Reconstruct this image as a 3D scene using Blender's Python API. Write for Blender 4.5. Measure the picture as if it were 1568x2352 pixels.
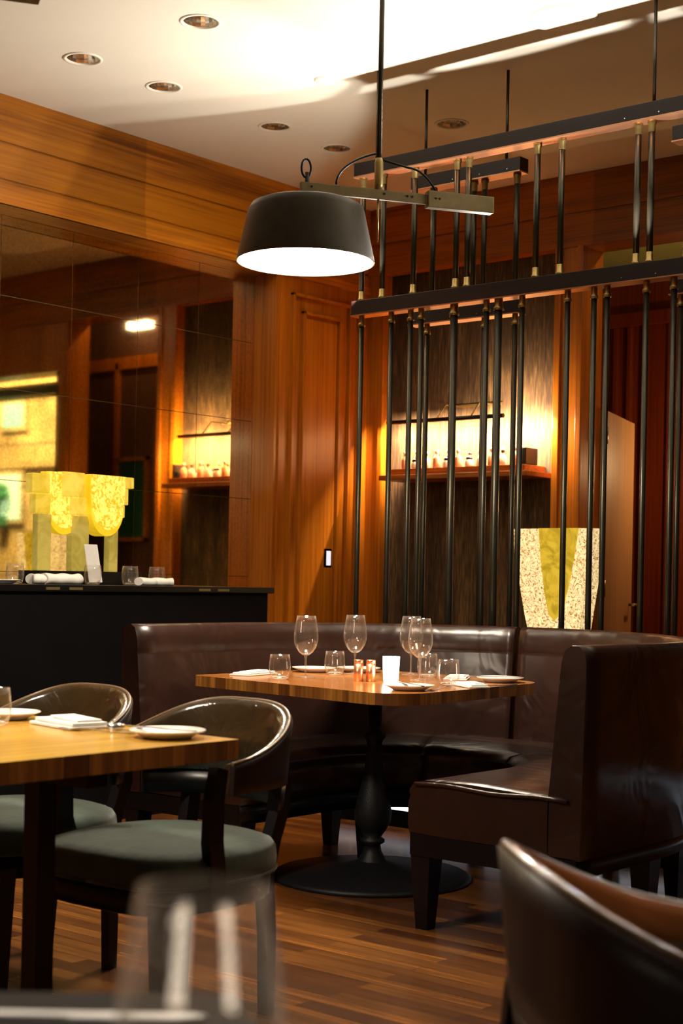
import bpy, bmesh, math, random
from mathutils import Vector, Matrix
random.seed(7)
for o in list(bpy.data.objects): bpy.data.objects.remove(o)
S = bpy.context.scene
COL = S.collection
R = math.radians
PI = math.pi
VM = Vector((0, 0, 0))

# ------------------------------------------------------------------ camera, world, exposure
cam_d = bpy.data.cameras.new('camera'); cam = bpy.data.objects.new('camera', cam_d); COL.objects.link(cam)
cam_d.sensor_fit = 'VERTICAL'; cam_d.sensor_height = 36; cam_d.sensor_width = 24
cam_d.lens = 3470 / 2352 * 36
cam_d.shift_y = 156 / 2352
cam_d.clip_start = 0.05; cam_d.clip_end = 100
cam_d.dof.use_dof = True; cam_d.dof.focus_distance = 5.7; cam_d.dof.aperture_fstop = 4.5
cam.matrix_world = Matrix.Translation((0, 0, 1.12)) @ Matrix.Rotation(R(40 - 90), 4, 'Z') @ Matrix.Rotation(R(90), 4, 'X') @ Matrix.Rotation(R(1.14), 4, 'Z')
S.camera = cam
S.view_settings.view_transform = 'Standard'; S.view_settings.look = 'None'
S.view_settings.gamma = 1; S.view_settings.use_curve_mapping = False
S.view_settings.exposure = 0.1
W = bpy.data.worlds.new('night'); S.world = W; W.use_nodes = True
W.node_tree.nodes['Background'].inputs[0].default_value = (0.05, 0.06, 0.10, 1)
W.node_tree.nodes['Background'].inputs[1].default_value = 0.5

UPLIGHT = 56
NICHE = 85
PENDANT = 110
def light(name, typ, loc, power, color, direction=None, **kw):
    d = bpy.data.lights.new(name, typ); d.energy = power; d.color = color
    for k, v in kw.items(): setattr(d, k, v)
    o = bpy.data.objects.new(name, d); COL.objects.link(o); o.location = loc
    if direction: o.rotation_euler = Vector(direction).to_track_quat('-Z', 'Y').to_euler()
    return o
WARM = (1.0, 0.74, 0.45)
for i, y in enumerate((4.45, 3.75, 3.05, 2.35, 1.65)):
    light('rail_uplight_lamp', 'SPOT', (5.450, y, 2.432), UPLIGHT * (0.8, 1, 1, 1, 1)[i], (1.0, 0.91, 0.80), (-math.sin(R(54)), 0, math.cos(R(54))), spot_size=R(137), spot_blend=0.06, shadow_soft_size=0.012)
light('rail_uplight_lamp', 'SPOT', (5.450, 4.53, 2.432), 42, (1.0, 0.87, 0.72), (-0.35, 0.80, 0.62), spot_size=R(118), spot_blend=0.25, shadow_soft_size=0.03)
for x, y in ((4.542, 5.43), (5.042, 5.42), (5.842, 5.42), (6.342, 5.415)):
    light('downlight_beam', 'SPOT', (x, y, 3.49), 18, (1.0, 0.76, 0.48), (0, 0, -1), spot_size=R(128), spot_blend=0.4, shadow_soft_size=0.04)
light('downlight_beam', 'SPOT', (4.541, 4.66, 3.46), 150, (1.0, 0.74, 0.44), (0.22, 0.035, -1), spot_size=R(30), spot_blend=0.5, shadow_soft_size=0.03)
light('downlight_beam', 'SPOT', (1.95, 0.70, 3.44), 130, (1.0, 0.80, 0.58), (0, 0.0, -1), spot_size=R(46), spot_blend=0.6, shadow_soft_size=0.05)  # invented fill beam out of view, brightens the near chair
light('downlight_beam', 'SPOT', (3.10, 2.20, 3.44), 42, (1.0, 0.72, 0.42), (0, 0.0, -1), spot_size=R(28), spot_blend=0.8, shadow_soft_size=0.05)  # invented fill beam out of view, brightens the floor between the tables
light('niche_lamp', 'AREA', (7.49, 5.36, 2.06), NICHE, (1.0, 0.73, 0.46), (1, 0, -0.95), shape='RECTANGLE', size=1.15, size_y=0.03)
light('niche_lamp_small', 'AREA', (7.40, 5.02, 2.10), NICHE * 0.25, (1.0, 0.73, 0.46), (1, 0, -0.2), shape='RECTANGLE', size=0.2, size_y=0.03)
light('lobby_lamp', 'POINT', (8.8, 4.25, 1.9), 20, (1.0, 0.62, 0.28), shadow_soft_size=0.05)
light('lobby_lamp_low', 'POINT', (8.0, 3.72, 3.30), 10, (1.0, 0.66, 0.36), shadow_soft_size=0.02)
light('street_lamp_light', 'AREA', (9.6, -2.0, 5.5), 800, (1.0, 0.78, 0.42), (1, -0.35, -1.0), shape='SQUARE', size=0.8)

# ------------------------------------------------------------------ materials
def mat(name):
    m = bpy.data.materials.new(name); m.use_nodes = True
    return m, m.node_tree.nodes, m.node_tree.links, m.node_tree.nodes['Principled BSDF']
def simple(name, col, rough=0.5, metal=0.0, coat=0.0, noise=0.0, nscale=8.0, bump=0.0, spec=0.5):
    m, n, l, p = mat(name)
    p.inputs['Roughness'].default_value = rough; p.inputs['Metallic'].default_value = metal
    p.inputs['Coat Weight'].default_value = coat; p.inputs['Specular IOR Level'].default_value = spec
    p.inputs['Coat Roughness'].default_value = 0.12
    tc = n.new('ShaderNodeTexCoord'); nz = n.new('ShaderNodeTexNoise'); nz.inputs['Scale'].default_value = nscale; nz.inputs['Detail'].default_value = 5
    l.new(tc.outputs['Object'], nz.inputs['Vector'])
    r = n.new('ShaderNodeValToRGB'); l.new(nz.outputs['Fac'], r.inputs['Fac'])
    a = tuple(c * (1 - noise) for c in col) + (1,); b = tuple(min(1, c * (1 + noise)) for c in col) + (1,)
    r.color_ramp.elements[0].position = 0.3; r.color_ramp.elements[1].position = 0.7
    r.color_ramp.elements[0].color = a; r.color_ramp.elements[1].color = b
    l.new(r.outputs['Color'], p.inputs['Base Color'])
    if bump:
        bp = n.new('ShaderNodeBump'); bp.inputs['Strength'].default_value = bump; bp.inputs['Distance'].default_value = 0.01
        nz2 = n.new('ShaderNodeTexNoise'); nz2.inputs['Scale'].default_value = nscale * 4; nz2.inputs['Detail'].default_value = 6
        l.new(tc.outputs['Object'], nz2.inputs['Vector'])
        l.new(nz2.outputs['Fac'], bp.inputs['Height']); l.new(bp.outputs['Normal'], p.inputs['Normal'])
    return m
def wood(name, dark, mid, lite, grain='z', rough=0.3, coat=0.3, fine=60.0, along=1.2, leaf=0.0):
    """veneer with grain stretched along one axis"""
    m, n, l, p = mat(name)
    tc = n.new('ShaderNodeTexCoord')
    def layer(sc, along, detail):
        mp = n.new('ShaderNodeMapping'); s = [sc, sc, sc]; s['xyz'.index(grain)] = along
        mp.inputs['Scale'].default_value = s; l.new(tc.outputs['Object'], mp.inputs['Vector'])
        z = n.new('ShaderNodeTexNoise'); z.inputs['Scale'].default_value = 1.0; z.inputs['Detail'].default_value = detail; z.inputs['Roughness'].default_value = 0.6
        l.new(mp.outputs['Vector'], z.inputs['Vector']); return z
    a = layer(fine, along, 4); b = layer(4.0, 0.35, 3)
    mx = n.new('ShaderNodeMix'); mx.data_type = 'FLOAT'; mx.inputs[0].default_value = 0.5
    l.new(a.outputs['Fac'], mx.inputs[2]); l.new(b.outputs['Fac'], mx.inputs[3])
    r = n.new('ShaderNodeValToRGB'); l.new(mx.outputs[0], r.inputs['Fac'])
    e = r.color_ramp.elements; e[0].position = 0.36; e[0].color = dark + (1,); e[1].position = 0.66; e[1].color = lite + (1,)
    q = e.new(0.5); q.color = mid + (1,)
    if leaf:
        sp = n.new('ShaderNodeSeparateXYZ'); l.new(tc.outputs['Object'], sp.inputs[0])
        dv = n.new('ShaderNodeMath'); dv.operation = 'DIVIDE'; l.new(sp.outputs['xyz'.index(grain)], dv.inputs[0]); dv.inputs[1].default_value = leaf
        fl = n.new('ShaderNodeMath'); fl.operation = 'FLOOR'; l.new(dv.outputs[0], fl.inputs[0])
        wn = n.new('ShaderNodeTexWhiteNoise'); wn.noise_dimensions = '1D'; l.new(fl.outputs[0], wn.inputs['W'])
        mr = n.new('ShaderNodeMapRange'); l.new(wn.outputs['Value'], mr.inputs[0]); mr.inputs[3].default_value = 0.68; mr.inputs[4].default_value = 1.15
        mm = n.new('ShaderNodeMix'); mm.data_type = 'RGBA'; mm.blend_type = 'MULTIPLY'; mm.inputs[0].default_value = 1.0
        l.new(r.outputs['Color'], mm.inputs[6]); l.new(mr.outputs[0], mm.inputs[7]); l.new(mm.outputs[2], p.inputs['Base Color'])
    else: l.new(r.outputs['Color'], p.inputs['Base Color'])
    p.inputs['Roughness'].default_value = rough; p.inputs['Coat Weight'].default_value = coat; p.inputs['Coat Roughness'].default_value = 0.15
    p.inputs['Specular IOR Level'].default_value = 0.35
    return m
def emit(name, col, strength):
    m, n, l, p = mat(name); p.inputs['Base Color'].default_value = col + (1,)
    p.inputs['Emission Color'].default_value = col + (1,); p.inputs['Emission Strength'].default_value = strength
    tc = n.new('ShaderNodeTexCoord'); z = n.new('ShaderNodeTexNoise'); z.inputs['Scale'].default_value = 3; l.new(tc.outputs['Object'], z.inputs['Vector'])
    r = n.new('ShaderNodeValToRGB'); r.color_ramp.elements[0].color = tuple(c * 0.93 for c in col) + (1,); r.color_ramp.elements[1].color = col + (1,)
    l.new(z.outputs['Fac'], r.inputs['Fac']); l.new(r.outputs['Color'], p.inputs['Emission Color'])
    return m
def thin_glass(name, tint=(1, 1, 1), ior=1.5, rough=0.02, edge_glow=0.0):
    m = bpy.data.materials.new(name); m.use_nodes = True; n = m.node_tree.nodes; l = m.node_tree.links
    n.remove(n['Principled BSDF']); out = n['Material Output']
    t = n.new('ShaderNodeBsdfTransparent'); t.inputs[0].default_value = tint + (1,)
    g = n.new('ShaderNodeBsdfGlossy'); g.inputs['Roughness'].default_value = rough
    lw = n.new('ShaderNodeLayerWeight'); lw.inputs[0].default_value = 0.5
    pw = n.new('ShaderNodeMath'); pw.operation = 'POWER'; l.new(lw.outputs['Facing'], pw.inputs[0]); pw.inputs[1].default_value = 4
    f = n.new('ShaderNodeMath'); f.operation = 'MULTIPLY_ADD'; l.new(pw.outputs[0], f.inputs[0]); f.inputs[1].default_value = 0.9; f.inputs[2].default_value = ((ior - 1) / (ior + 1)) ** 2
    mx = n.new('ShaderNodeMixShader'); l.new(f.outputs[0], mx.inputs[0]); l.new(t.outputs[0], mx.inputs[1]); l.new(g.outputs[0], mx.inputs[2])
    if edge_glow:
        d = n.new('ShaderNodeBsdfDiffuse'); d.inputs[0].default_value = (0.9, 0.8, 0.7, 1)
        m2 = n.new('ShaderNodeMixShader')
        hz = n.new('ShaderNodeMath'); hz.operation = 'MULTIPLY_ADD'; l.new(pw.outputs[0], hz.inputs[0]); hz.inputs[1].default_value = edge_glow * 6; hz.inputs[2].default_value = edge_glow * 0.35; l.new(hz.outputs[0], m2.inputs[0])  # pale diffuse at the edges paints bright outlines on the glass
        l.new(mx.outputs[0], m2.inputs[1]); l.new(d.outputs[0], m2.inputs[2]); l.new(m2.outputs[0], out.inputs[0])
    else: l.new(mx.outputs[0], out.inputs[0])
    return m
def brickmat(name, c1, c2, mortar, vec, bw, bh, msize=0.0, rough=0.3, coat=0.2, grain=(2, 40, 40), offset=0.5):
    """strips or planks: vec = expression giving the plane the bricks lie in"""
    m, n, l, p = mat(name)
    tc = n.new('ShaderNodeTexCoord'); sp = n.new('ShaderNodeSeparateXYZ'); l.new(tc.outputs['Object'], sp.inputs[0])
    cb = n.new('ShaderNodeCombineXYZ')
    for i, k in enumerate(vec):
        if k == '+':
            ad = n.new('ShaderNodeMath'); ad.operation = 'ADD'; l.new(sp.outputs[0], ad.inputs[0]); l.new(sp.outputs[1], ad.inputs[1]); l.new(ad.outputs[0], cb.inputs[i])
        elif k in 'xyz': l.new(sp.outputs['xyz'.index(k)], cb.inputs[i])
    b = n.new('ShaderNodeTexBrick'); l.new(cb.outputs[0], b.inputs['Vector'])
    b.inputs['Scale'].default_value = 1; b.inputs['Brick Width'].default_value = bw; b.inputs['Row Height'].default_value = bh
    b.inputs['Mortar Size'].default_value = msize; b.inputs['Bias'].default_value = 0.0; b.offset = offset; b.offset_frequency = 2
    b.inputs['Color1'].default_value = c1 + (1,); b.inputs['Color2'].default_value = c2 + (1,); b.inputs['Mortar'].default_value = mortar + (1,)
    mp = n.new('ShaderNodeMapping'); mp.inputs['Scale'].default_value = grain; l.new(cb.outputs[0], mp.inputs['Vector'])
    z = n.new('ShaderNodeTexNoise'); z.inputs['Scale'].default_value = 1; z.inputs['Detail'].default_value = 5; l.new(mp.outputs[0], z.inputs['Vector'])
    r = n.new('ShaderNodeValToRGB'); r.color_ramp.elements[0].position = 0.3; r.color_ramp.elements[0].color = (0.45, 0.42, 0.4, 1); r.color_ramp.elements[1].position = 0.65; r.color_ramp.elements[1].color = (1.15, 1.15, 1.15, 1)
    l.new(z.outputs['Fac'], r.inputs['Fac'])
    mx = n.new('ShaderNodeMix'); mx.data_type = 'RGBA'; mx.blend_type = 'MULTIPLY'; mx.inputs[0].default_value = 0.8
    l.new(b.outputs['Color'], mx.inputs[6]); l.new(r.outputs['Color'], mx.inputs[7]); l.new(mx.outputs[2], p.inputs['Base Color'])
    p.inputs['Roughness'].default_value = rough; p.inputs['Coat Weight'].default_value = coat; p.inputs['Coat Roughness'].default_value = 0.15
    return m
def leather(name, col, rough=0.34, coat=0.25, cscale=3.0, bump=0.25):
    m, n, l, p = mat(name)
    tc = n.new('ShaderNodeTexCoord')
    z = n.new('ShaderNodeTexNoise'); z.inputs['Scale'].default_value = 5; z.inputs['Detail'].default_value = 4; l.new(tc.outputs['Object'], z.inputs['Vector'])
    r = n.new('ShaderNodeValToRGB'); r.color_ramp.elements[0].position = 0.3; r.color_ramp.elements[1].position = 0.75
    r.color_ramp.elements[0].color = tuple(c * 0.7 for c in col) + (1,); r.color_ramp.elements[1].color = tuple(c * 1.35 for c in col) + (1,)
    l.new(z.outputs['Fac'], r.inputs['Fac']); l.new(r.outputs['Color'], p.inputs['Base Color'])
    v = n.new('ShaderNodeTexVoronoi'); v.inputs['Scale'].default_value = 180; l.new(tc.outputs['Object'], v.inputs['Vector'])
    w = n.new('ShaderNodeTexNoise'); w.inputs['Scale'].default_value = cscale; w.inputs['Detail'].default_value = 2; w.inputs['Distortion'].default_value = 1.5; l.new(tc.outputs['Object'], w.inputs['Vector'])
    b1 = n.new('ShaderNodeBump'); b1.inputs['Strength'].default_value = 0.06; b1.inputs['Distance'].default_value = 0.001; l.new(v.outputs['Distance'], b1.inputs['Height'])
    b2 = n.new('ShaderNodeBump'); b2.inputs['Strength'].default_value = bump; b2.inputs['Distance'].default_value = 0.03; l.new(w.outputs['Fac'], b2.inputs['Height'])
    l.new(b1.outputs['Normal'], b2.inputs['Normal']); l.new(b2.outputs['Normal'], p.inputs['Normal'])
    p.inputs['Roughness'].default_value = rough; p.inputs['Coat Weight'].default_value = coat; p.inputs['Coat Roughness'].default_value = 0.2
    return m

M = {}
M['wood_v'] = wood('cherry veneer upright grain', (0.22, 0.056, 0.003), (0.36, 0.104, 0.005), (0.50, 0.165, 0.011), 'z', 0.30, 0.2)
M['wood_x'] = wood('cherry veneer lengthwise grain', (0.20, 0.055, 0.002), (0.46, 0.155, 0.005), (0.60, 0.225, 0.010), 'x', 0.36, 0.05, 60, 1.2, 1.12)
M['wood_y'] = wood('cherry veneer crosswise grain', (0.15, 0.038, 0.003), (0.33, 0.092, 0.005), (0.45, 0.140, 0.010), 'y', 0.36, 0.05, 60, 1.2, 0.9)
M['wood_red'] = wood('red mahogany veneer', (0.12, 0.016, 0.004), (0.19, 0.030, 0.006), (0.27, 0.048, 0.008), 'z', 0.25, 0.5)
M['wood_door'] = wood('pale door veneer', (0.28, 0.14, 0.05), (0.36, 0.19, 0.07), (0.42, 0.23, 0.09), 'z', 0.5, 0.0, 30)
M['grass'] = wood('dark grasscloth', (0.008, 0.004, 0.002), (0.052, 0.028, 0.010), (0.17, 0.10, 0.038), 'z', 0.9, 0.0, 80, 7.0)
M['grass2'] = wood('brown grasscloth', (0.045, 0.016, 0.008), (0.085, 0.032, 0.014), (0.13, 0.055, 0.022), 'z', 0.85, 0.0, 80)
M['ceil'] = simple('matte ceiling plaster', (0.74, 0.71, 0.61), 0.9, noise=0.02, nscale=1.5)
M['ceil2'] = simple('olive lobby ceiling', (0.36, 0.38, 0.12), 0.9, noise=0.05)
M['wall'] = simple('dim brown plaster', (0.16, 0.10, 0.055), 0.9, noise=0.1)
M['floor'] = brickmat('oiled plank floor', (0.27, 0.100, 0.020), (0.075, 0.022, 0.006), (0.02, 0.007, 0.003), 'yx', 0.75, 0.062, 0.0015, 0.27, 0.2, (2.5, 60, 1))
M['top_x'] = brickmat('butcher block strips', (0.66, 0.37, 0.040), (0.52, 0.26, 0.025), (0.2, 0.08, 0.02), 'xy', 0.5, 0.045, 0.0, 0.28, 0.35, (2, 60, 1))
M['top_y'] = brickmat('walnut block strips', (0.62, 0.25, 0.055), (0.38, 0.13, 0.024), (0.2, 0.08, 0.02), 'yx', 0.5, 0.045, 0.0, 0.22, 0.5, (2, 60, 1))
M['edge'] = brickmat('block edge grain', (0.50, 0.22, 0.040), (0.15, 0.045, 0.009), (0.2, 0.08, 0.02), '+z', 0.034, 3.0, 0.0, 0.35, 0.3, (60, 2, 1), 0.0)
M['leather_booth'] = leather('oxblood booth leather', (0.024, 0.0095, 0.0065), 0.31, 0.12, 3.5, 0.45)
M['leather_out'] = leather('dark maroon leather', (0.012, 0.004, 0.004), 0.45, 0.05, 2, 0.1)
M['leather_chair'] = leather('polished brown chair leather', (0.034, 0.021, 0.009), 0.14, 1.0, 9, 0.35)
M['leather_tan'] = leather('polished chestnut chair leather', (0.20, 0.070, 0.022), 0.16, 0.7, 6, 0.12)
M['piping'] = simple('pale brown piping', (0.15, 0.09, 0.045), 0.4, coat=0.3)
M['black'] = simple('black lacquered wood', (0.003, 0.0026, 0.0035), 0.36, coat=0.0, noise=0.2, spec=0.3)
M['blackmatte'] = simple('matte black panel', (0.003, 0.0026, 0.0036), 0.65, noise=0.2, spec=0.08)
M['darktop'] = simple('dark stained tabletop', (0.020, 0.012, 0.008), 0.75, noise=0.2, spec=0.08)
M['steelr'] = simple('satin steel', (0.75, 0.78, 0.82), 0.42, metal=1.0)
M['iron'] = simple('black cast iron', (0.008, 0.008, 0.011), 0.5, noise=0.2, nscale=40, bump=0.15, spec=0.35)
M['velvet'] = simple('grey green velvet', (0.046, 0.074, 0.057), 0.9, noise=0.3, nscale=14, bump=0.15)
M['velvet'].node_tree.nodes['Principled BSDF'].inputs['Sheen Weight'].default_value = 0.35
M['bronze'] = simple('dark bronze shade', (0.034, 0.028, 0.017), 0.42, metal=0.7, noise=0.15, nscale=20)
M['brass'] = simple('aged brass', (0.33, 0.24, 0.09), 0.38, metal=0.85, noise=0.15, nscale=30)
M['brassdull'] = simple('dull brass bar', (0.15, 0.11, 0.042), 0.55, metal=0.5, noise=0.12, nscale=30)
M['copperstrip'] = simple('copper strip', (0.55, 0.30, 0.18), 0.3, metal=0.9, noise=0.1)
M['rail'] = wood('dark wenge rail', (0.004, 0.0013, 0.0013), (0.007, 0.002, 0.002), (0.014, 0.004, 0.004), 'y', 0.45, 0.05)
M['rodm'] = simple('gunmetal rod', (0.045, 0.040, 0.028), 0.34, metal=0.75, noise=0.12, nscale=12)
M['chrome'] = simple('polished reflector', (0.92, 0.86, 0.74), 0.15, metal=1.0, noise=0.05, nscale=60)
M['steel'] = simple('brushed steel', (0.6, 0.6, 0.62), 0.25, metal=1.0, noise=0.05)
M['china'] = simple('white china', (0.90, 0.88, 0.84), 0.2, coat=0.3, noise=0.01)
M['linen'] = simple('white linen', (0.80, 0.78, 0.75), 0.9, noise=0.03, nscale=60, bump=0.1)
M['copper'] = simple('polished copper', (0.90, 0.46, 0.27), 0.35, metal=1.0, noise=0.05)
M['diffuser'] = emit('lamp diffuser', (1.0, 0.86, 0.66), PENDANT)
M['shadein'] = simple('white enamel', (0.85, 0.83, 0.78), 0.4)
M['candle'] = emit('lit opal glass', (1.0, 0.86, 0.68), 11.0)
M['led'] = emit('cool white light strip', (0.80, 0.88, 1.0), 1.3)  # emission stands in for light reflected by a steel strip
M['switch'] = emit('lit switch panel', (0.80, 0.85, 1.0), 0.75)
M['glass'] = thin_glass('clear table glass', (0.985, 0.975, 0.965), 1.6, 0.02, 0.045)
M['glasslow'] = thin_glass('clear glass body', (0.95, 0.93, 0.9), 1.7, 0.03, 0.22)
M['teal'] = emit('teal window glow', (0.22, 0.62, 0.55), 0.9)
M['tealpale'] = emit('pale window glow', (0.55, 0.85, 0.74), 1.0)
M['stone'] = brickmat('sandstone blocks', (0.62, 0.47, 0.22), (0.52, 0.38, 0.17), (0.30, 0.22, 0.10), 'yz', 1.1, 0.55, 0.02, 0.9, 0, (2, 2, 2))
M['green'] = simple('dark green board', (0.010, 0.075, 0.045), 0.35, coat=0.3)
M['plantgreen'] = simple('green plant leaf', (0.02, 0.20, 0.10), 0.5)
M['spark'] = emit('lobby downlight', (1.0, 0.85, 0.65), 8)

def mirror_mat():
    m, n, l, p = mat('aged bronze mirror'); p.inputs['Metallic'].default_value = 1; p.inputs['Roughness'].default_value = 0.035
    tc = n.new('ShaderNodeTexCoord'); z = n.new('ShaderNodeTexNoise'); z.inputs['Scale'].default_value = 55; z.inputs['Detail'].default_value = 5; l.new(tc.outputs['Object'], z.inputs['Vector'])
    r = n.new('ShaderNodeValToRGB'); r.color_ramp.elements[0].position = 0.35; r.color_ramp.elements[1].position = 0.65
    r.color_ramp.elements[0].color = (0.74, 0.61, 0.34, 1); r.color_ramp.elements[1].color = (0.90, 0.77, 0.46, 1)
    l.new(z.outputs['Fac'], r.inputs['Fac']); l.new(r.outputs['Color'], p.inputs['Base Color'])
    return m
M['mirror'] = mirror_mat()

def glow_glass(name, c_dark, c_lite, strength, scale, alpha=1.0, dist=1.5, lo=0.38, hi=0.62):
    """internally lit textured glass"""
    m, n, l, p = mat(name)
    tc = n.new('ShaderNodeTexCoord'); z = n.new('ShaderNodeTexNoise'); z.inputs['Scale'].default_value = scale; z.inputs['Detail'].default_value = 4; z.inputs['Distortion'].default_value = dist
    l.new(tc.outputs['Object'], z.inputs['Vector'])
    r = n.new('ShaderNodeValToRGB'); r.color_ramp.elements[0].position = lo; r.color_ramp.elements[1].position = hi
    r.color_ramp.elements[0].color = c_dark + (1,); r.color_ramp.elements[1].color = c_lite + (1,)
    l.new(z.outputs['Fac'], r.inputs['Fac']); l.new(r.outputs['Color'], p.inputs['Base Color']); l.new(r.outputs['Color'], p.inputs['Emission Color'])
    p.inputs['Emission Strength'].default_value = strength; p.inputs['Roughness'].default_value = 0.15; p.inputs['Alpha'].default_value = alpha  # emission alone gives the glow; no lamp stands inside
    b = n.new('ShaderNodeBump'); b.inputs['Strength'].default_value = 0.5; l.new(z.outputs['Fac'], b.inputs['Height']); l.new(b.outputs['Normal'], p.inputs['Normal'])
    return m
M['g_gold'] = glow_glass('lit golden crackle glass', (0.70, 0.36, 0.010), (1.0, 0.78, 0.16), 0.85, 36)
M['g_goldsm'] = glow_glass('lit golden smooth glass', (0.70, 0.42, 0.01), (0.80, 0.52, 0.02), 0.7, 6)
M['g_pale'] = glow_glass('frosted olive glass', (0.34, 0.27, 0.045), (0.48, 0.38, 0.085), 0.45, 8, 0.78)
M['g_gold2'] = glow_glass('frosted golden glass', (0.55, 0.40, 0.03), (0.72, 0.53, 0.08), 0.6, 9, 0.88)
M['g_ice'] = glow_glass('lit crackled ice glass', (0.30, 0.14, 0.02), (1.0, 0.80, 0.42), 0.9, 38, 1.0, 3.0, 0.36, 0.58)
M['g_amber'] = glow_glass('lit amber glass', (0.42, 0.28, 0.015), (0.70, 0.48, 0.04), 0.6, 5, 1.0, 3)

# ------------------------------------------------------------------ geometry helpers
def NB(): return bmesh.new()
def box(bm, x0, x1, y0, y1, z0, z1, bev=0.0, mi=0, rot=None):
    vs = [bm.verts.new(((x0, x1)[i], (y0, y1)[j], (z0, z1)[k])) for i in (0, 1) for j in (0, 1) for k in (0, 1)]
    fs = [bm.faces.new([vs[a] for a in f]) for f in ((0, 1, 3, 2), (4, 6, 7, 5), (0, 4, 5, 1), (2, 3, 7, 6), (0, 2, 6, 4), (1, 5, 7, 3))]
    for f in fs: f.material_index = mi
    if rot is not None: bmesh.ops.transform(bm, matrix=rot, verts=vs)
    if bev:
        es = list({e for f in fs for e in f.edges})
        bmesh.ops.bevel(bm, geom=es, offset=bev, segments=2, affect='EDGES', profile=0.6)
    return bm
def lathe(bm, prof, seg=32, cx=0, cy=0, z0=0, mi=0):
    rings = []
    for r, z in prof:
        if r < 1e-5: rings.append([bm.verts.new((cx, cy, z0 + z))])
        else: rings.append([bm.verts.new((cx + r * math.cos(2 * PI * k / seg), cy + r * math.sin(2 * PI * k / seg), z0 + z)) for k in range(seg)])
    for a, b in zip(rings, rings[1:]):
        for k in range(seg):
            q = (k + 1) % seg
            if len(a) == 1 and len(b) == 1: continue
            if len(a) == 1: f = bm.faces.new((a[0], b[q], b[k]))
            elif len(b) == 1: f = bm.faces.new((a[k], a[q], b[0]))
            else: f = bm.faces.new((a[k], a[q], b[q], b[k]))
            f.material_index = mi; f.smooth = True
    return bm
def tube(bm, pts, rad, seg=10, caps=True, mi=0):
    pts = [Vector(p) for p in pts]; rads = rad if isinstance(rad, (list, tuple)) else [rad] * len(pts)
    rings = []; up = None
    for i, p in enumerate(pts):
        t = (pts[min(i + 1, len(pts) - 1)] - pts[max(i - 1, 0)]).normalized()
        if up is None: up = Vector((0, 0, 1)) if abs(t.z) < 0.9 else Vector((1, 0, 0))
        u = t.cross(up).normalized(); v = u.cross(t).normalized(); up = v
        rings.append([bm.verts.new(p + (u * math.cos(2 * PI * k / seg) + v * math.sin(2 * PI * k / seg)) * rads[i]) for k in range(seg)])
    for a, b in zip(rings, rings[1:]):
        for k in range(seg):
            f = bm.faces.new((a[k], a[(k + 1) % seg], b[(k + 1) % seg], b[k])); f.smooth = True; f.material_index = mi
    if caps:
        bm.faces.new(rings[0][::-1]).material_index = mi; bm.faces.new(rings[-1]).material_index = mi
    return bm
def bar(bm, pts, w, d, mi=0, axis=(1, 0, 0)):
    """rectangular section along points; w along axis, d across; w and d may be lists"""
    ax = Vector(axis); rings = []
    pts = [Vector(p) for p in pts]
    for i, p in enumerate(pts):
        t = (pts[min(i + 1, len(pts) - 1)] - pts[max(i - 1, 0)]).normalized()
        u = (ax - t * ax.dot(t)).normalized(); v = t.cross(u).normalized()
        ww = (w[i] if isinstance(w, (list, tuple)) else w) / 2; dd = (d[i] if isinstance(d, (list, tuple)) else d) / 2
        rings.append([bm.verts.new(p + u * a * ww + v * b * dd) for a, b in ((-1, -1), (1, -1), (1, 1), (-1, 1))])
    for a, b in zip(rings, rings[1:]):
        for k in range(4): bm.faces.new((a[k], a[(k + 1) % 4], b[(k + 1) % 4], b[k])).material_index = mi
    bm.faces.new(rings[0][::-1]); bm.faces.new(rings[-1])
    return bm
def prism(bm, poly, z0, z1, mi_top=0, mi_side=0):
    b = [bm.verts.new((x, y, z0)) for x, y in poly]; t = [bm.verts.new((x, y, z1)) for x, y in poly]
    bm.faces.new(t).material_index = mi_top; bm.faces.new(b[::-1]).material_index = mi_top
    for k in range(len(poly)):
        bm.faces.new((b[k], b[(k + 1) % len(poly)], t[(k + 1) % len(poly)], t[k])).material_index = mi_side
    return bm
def obj(name, bm, m, parent=None, smooth=None, loc=None):
    bmesh.ops.recalc_face_normals(bm, faces=bm.faces)
    me = bpy.data.meshes.new(name); bm.to_mesh(me); bm.free()
    for k in (m if isinstance(m, (list, tuple)) else [m]): me.materials.append(k)
    if smooth is True:
        for p in me.polygons: p.use_smooth = True
    o = bpy.data.objects.new(name, me); COL.objects.link(o)
    if parent: o.parent = parent
    if loc: o.location = loc
    return o
def tag(o, label=None, cat=None, group=None, kind=None):
    if label: o['label'] = label
    if cat: o['category'] = cat
    if group: o['group'] = group
    if kind: o['kind'] = kind
    return o
def thing(name, label, cat, loc=(0, 0, 0), rz=0, group=None):
    o = bpy.data.objects.new(name, None); COL.objects.link(o); o.location = loc; o.rotation_euler = (0, 0, rz)
    o.empty_display_size = 0.1
    return tag(o, label, cat, group)
def struct(name, bm, m): return tag(obj(name, bm, m), kind='structure')
def dup(root, loc, rz=None, label=None, group=None):
    r = root.copy(); COL.objects.link(r); r.location = loc
    if rz is not None: r.rotation_euler = (0, 0, rz)
    if label: r['label'] = label
    if group: r['group'] = group
    def rec(src, dst):
        for ch in list(src.children):
            c = ch.copy(); COL.objects.link(c); c.parent = dst; rec(ch, c)
    rec(root, r)
    return r
def subsurf(o, lv=1):
    md = o.modifiers.new('sub', 'SUBSURF'); md.levels = lv; md.render_levels = lv; return o

# ------------------------------------------------------------------ room shell
H = 3.5
YM, YW, XB = 6.33, 6.15, 7.55
b = NB(); box(b, -2.6, 10.2, -2.6, 8.0, -0.1, 0.0); struct('floor', b, M['floor'])

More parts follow.
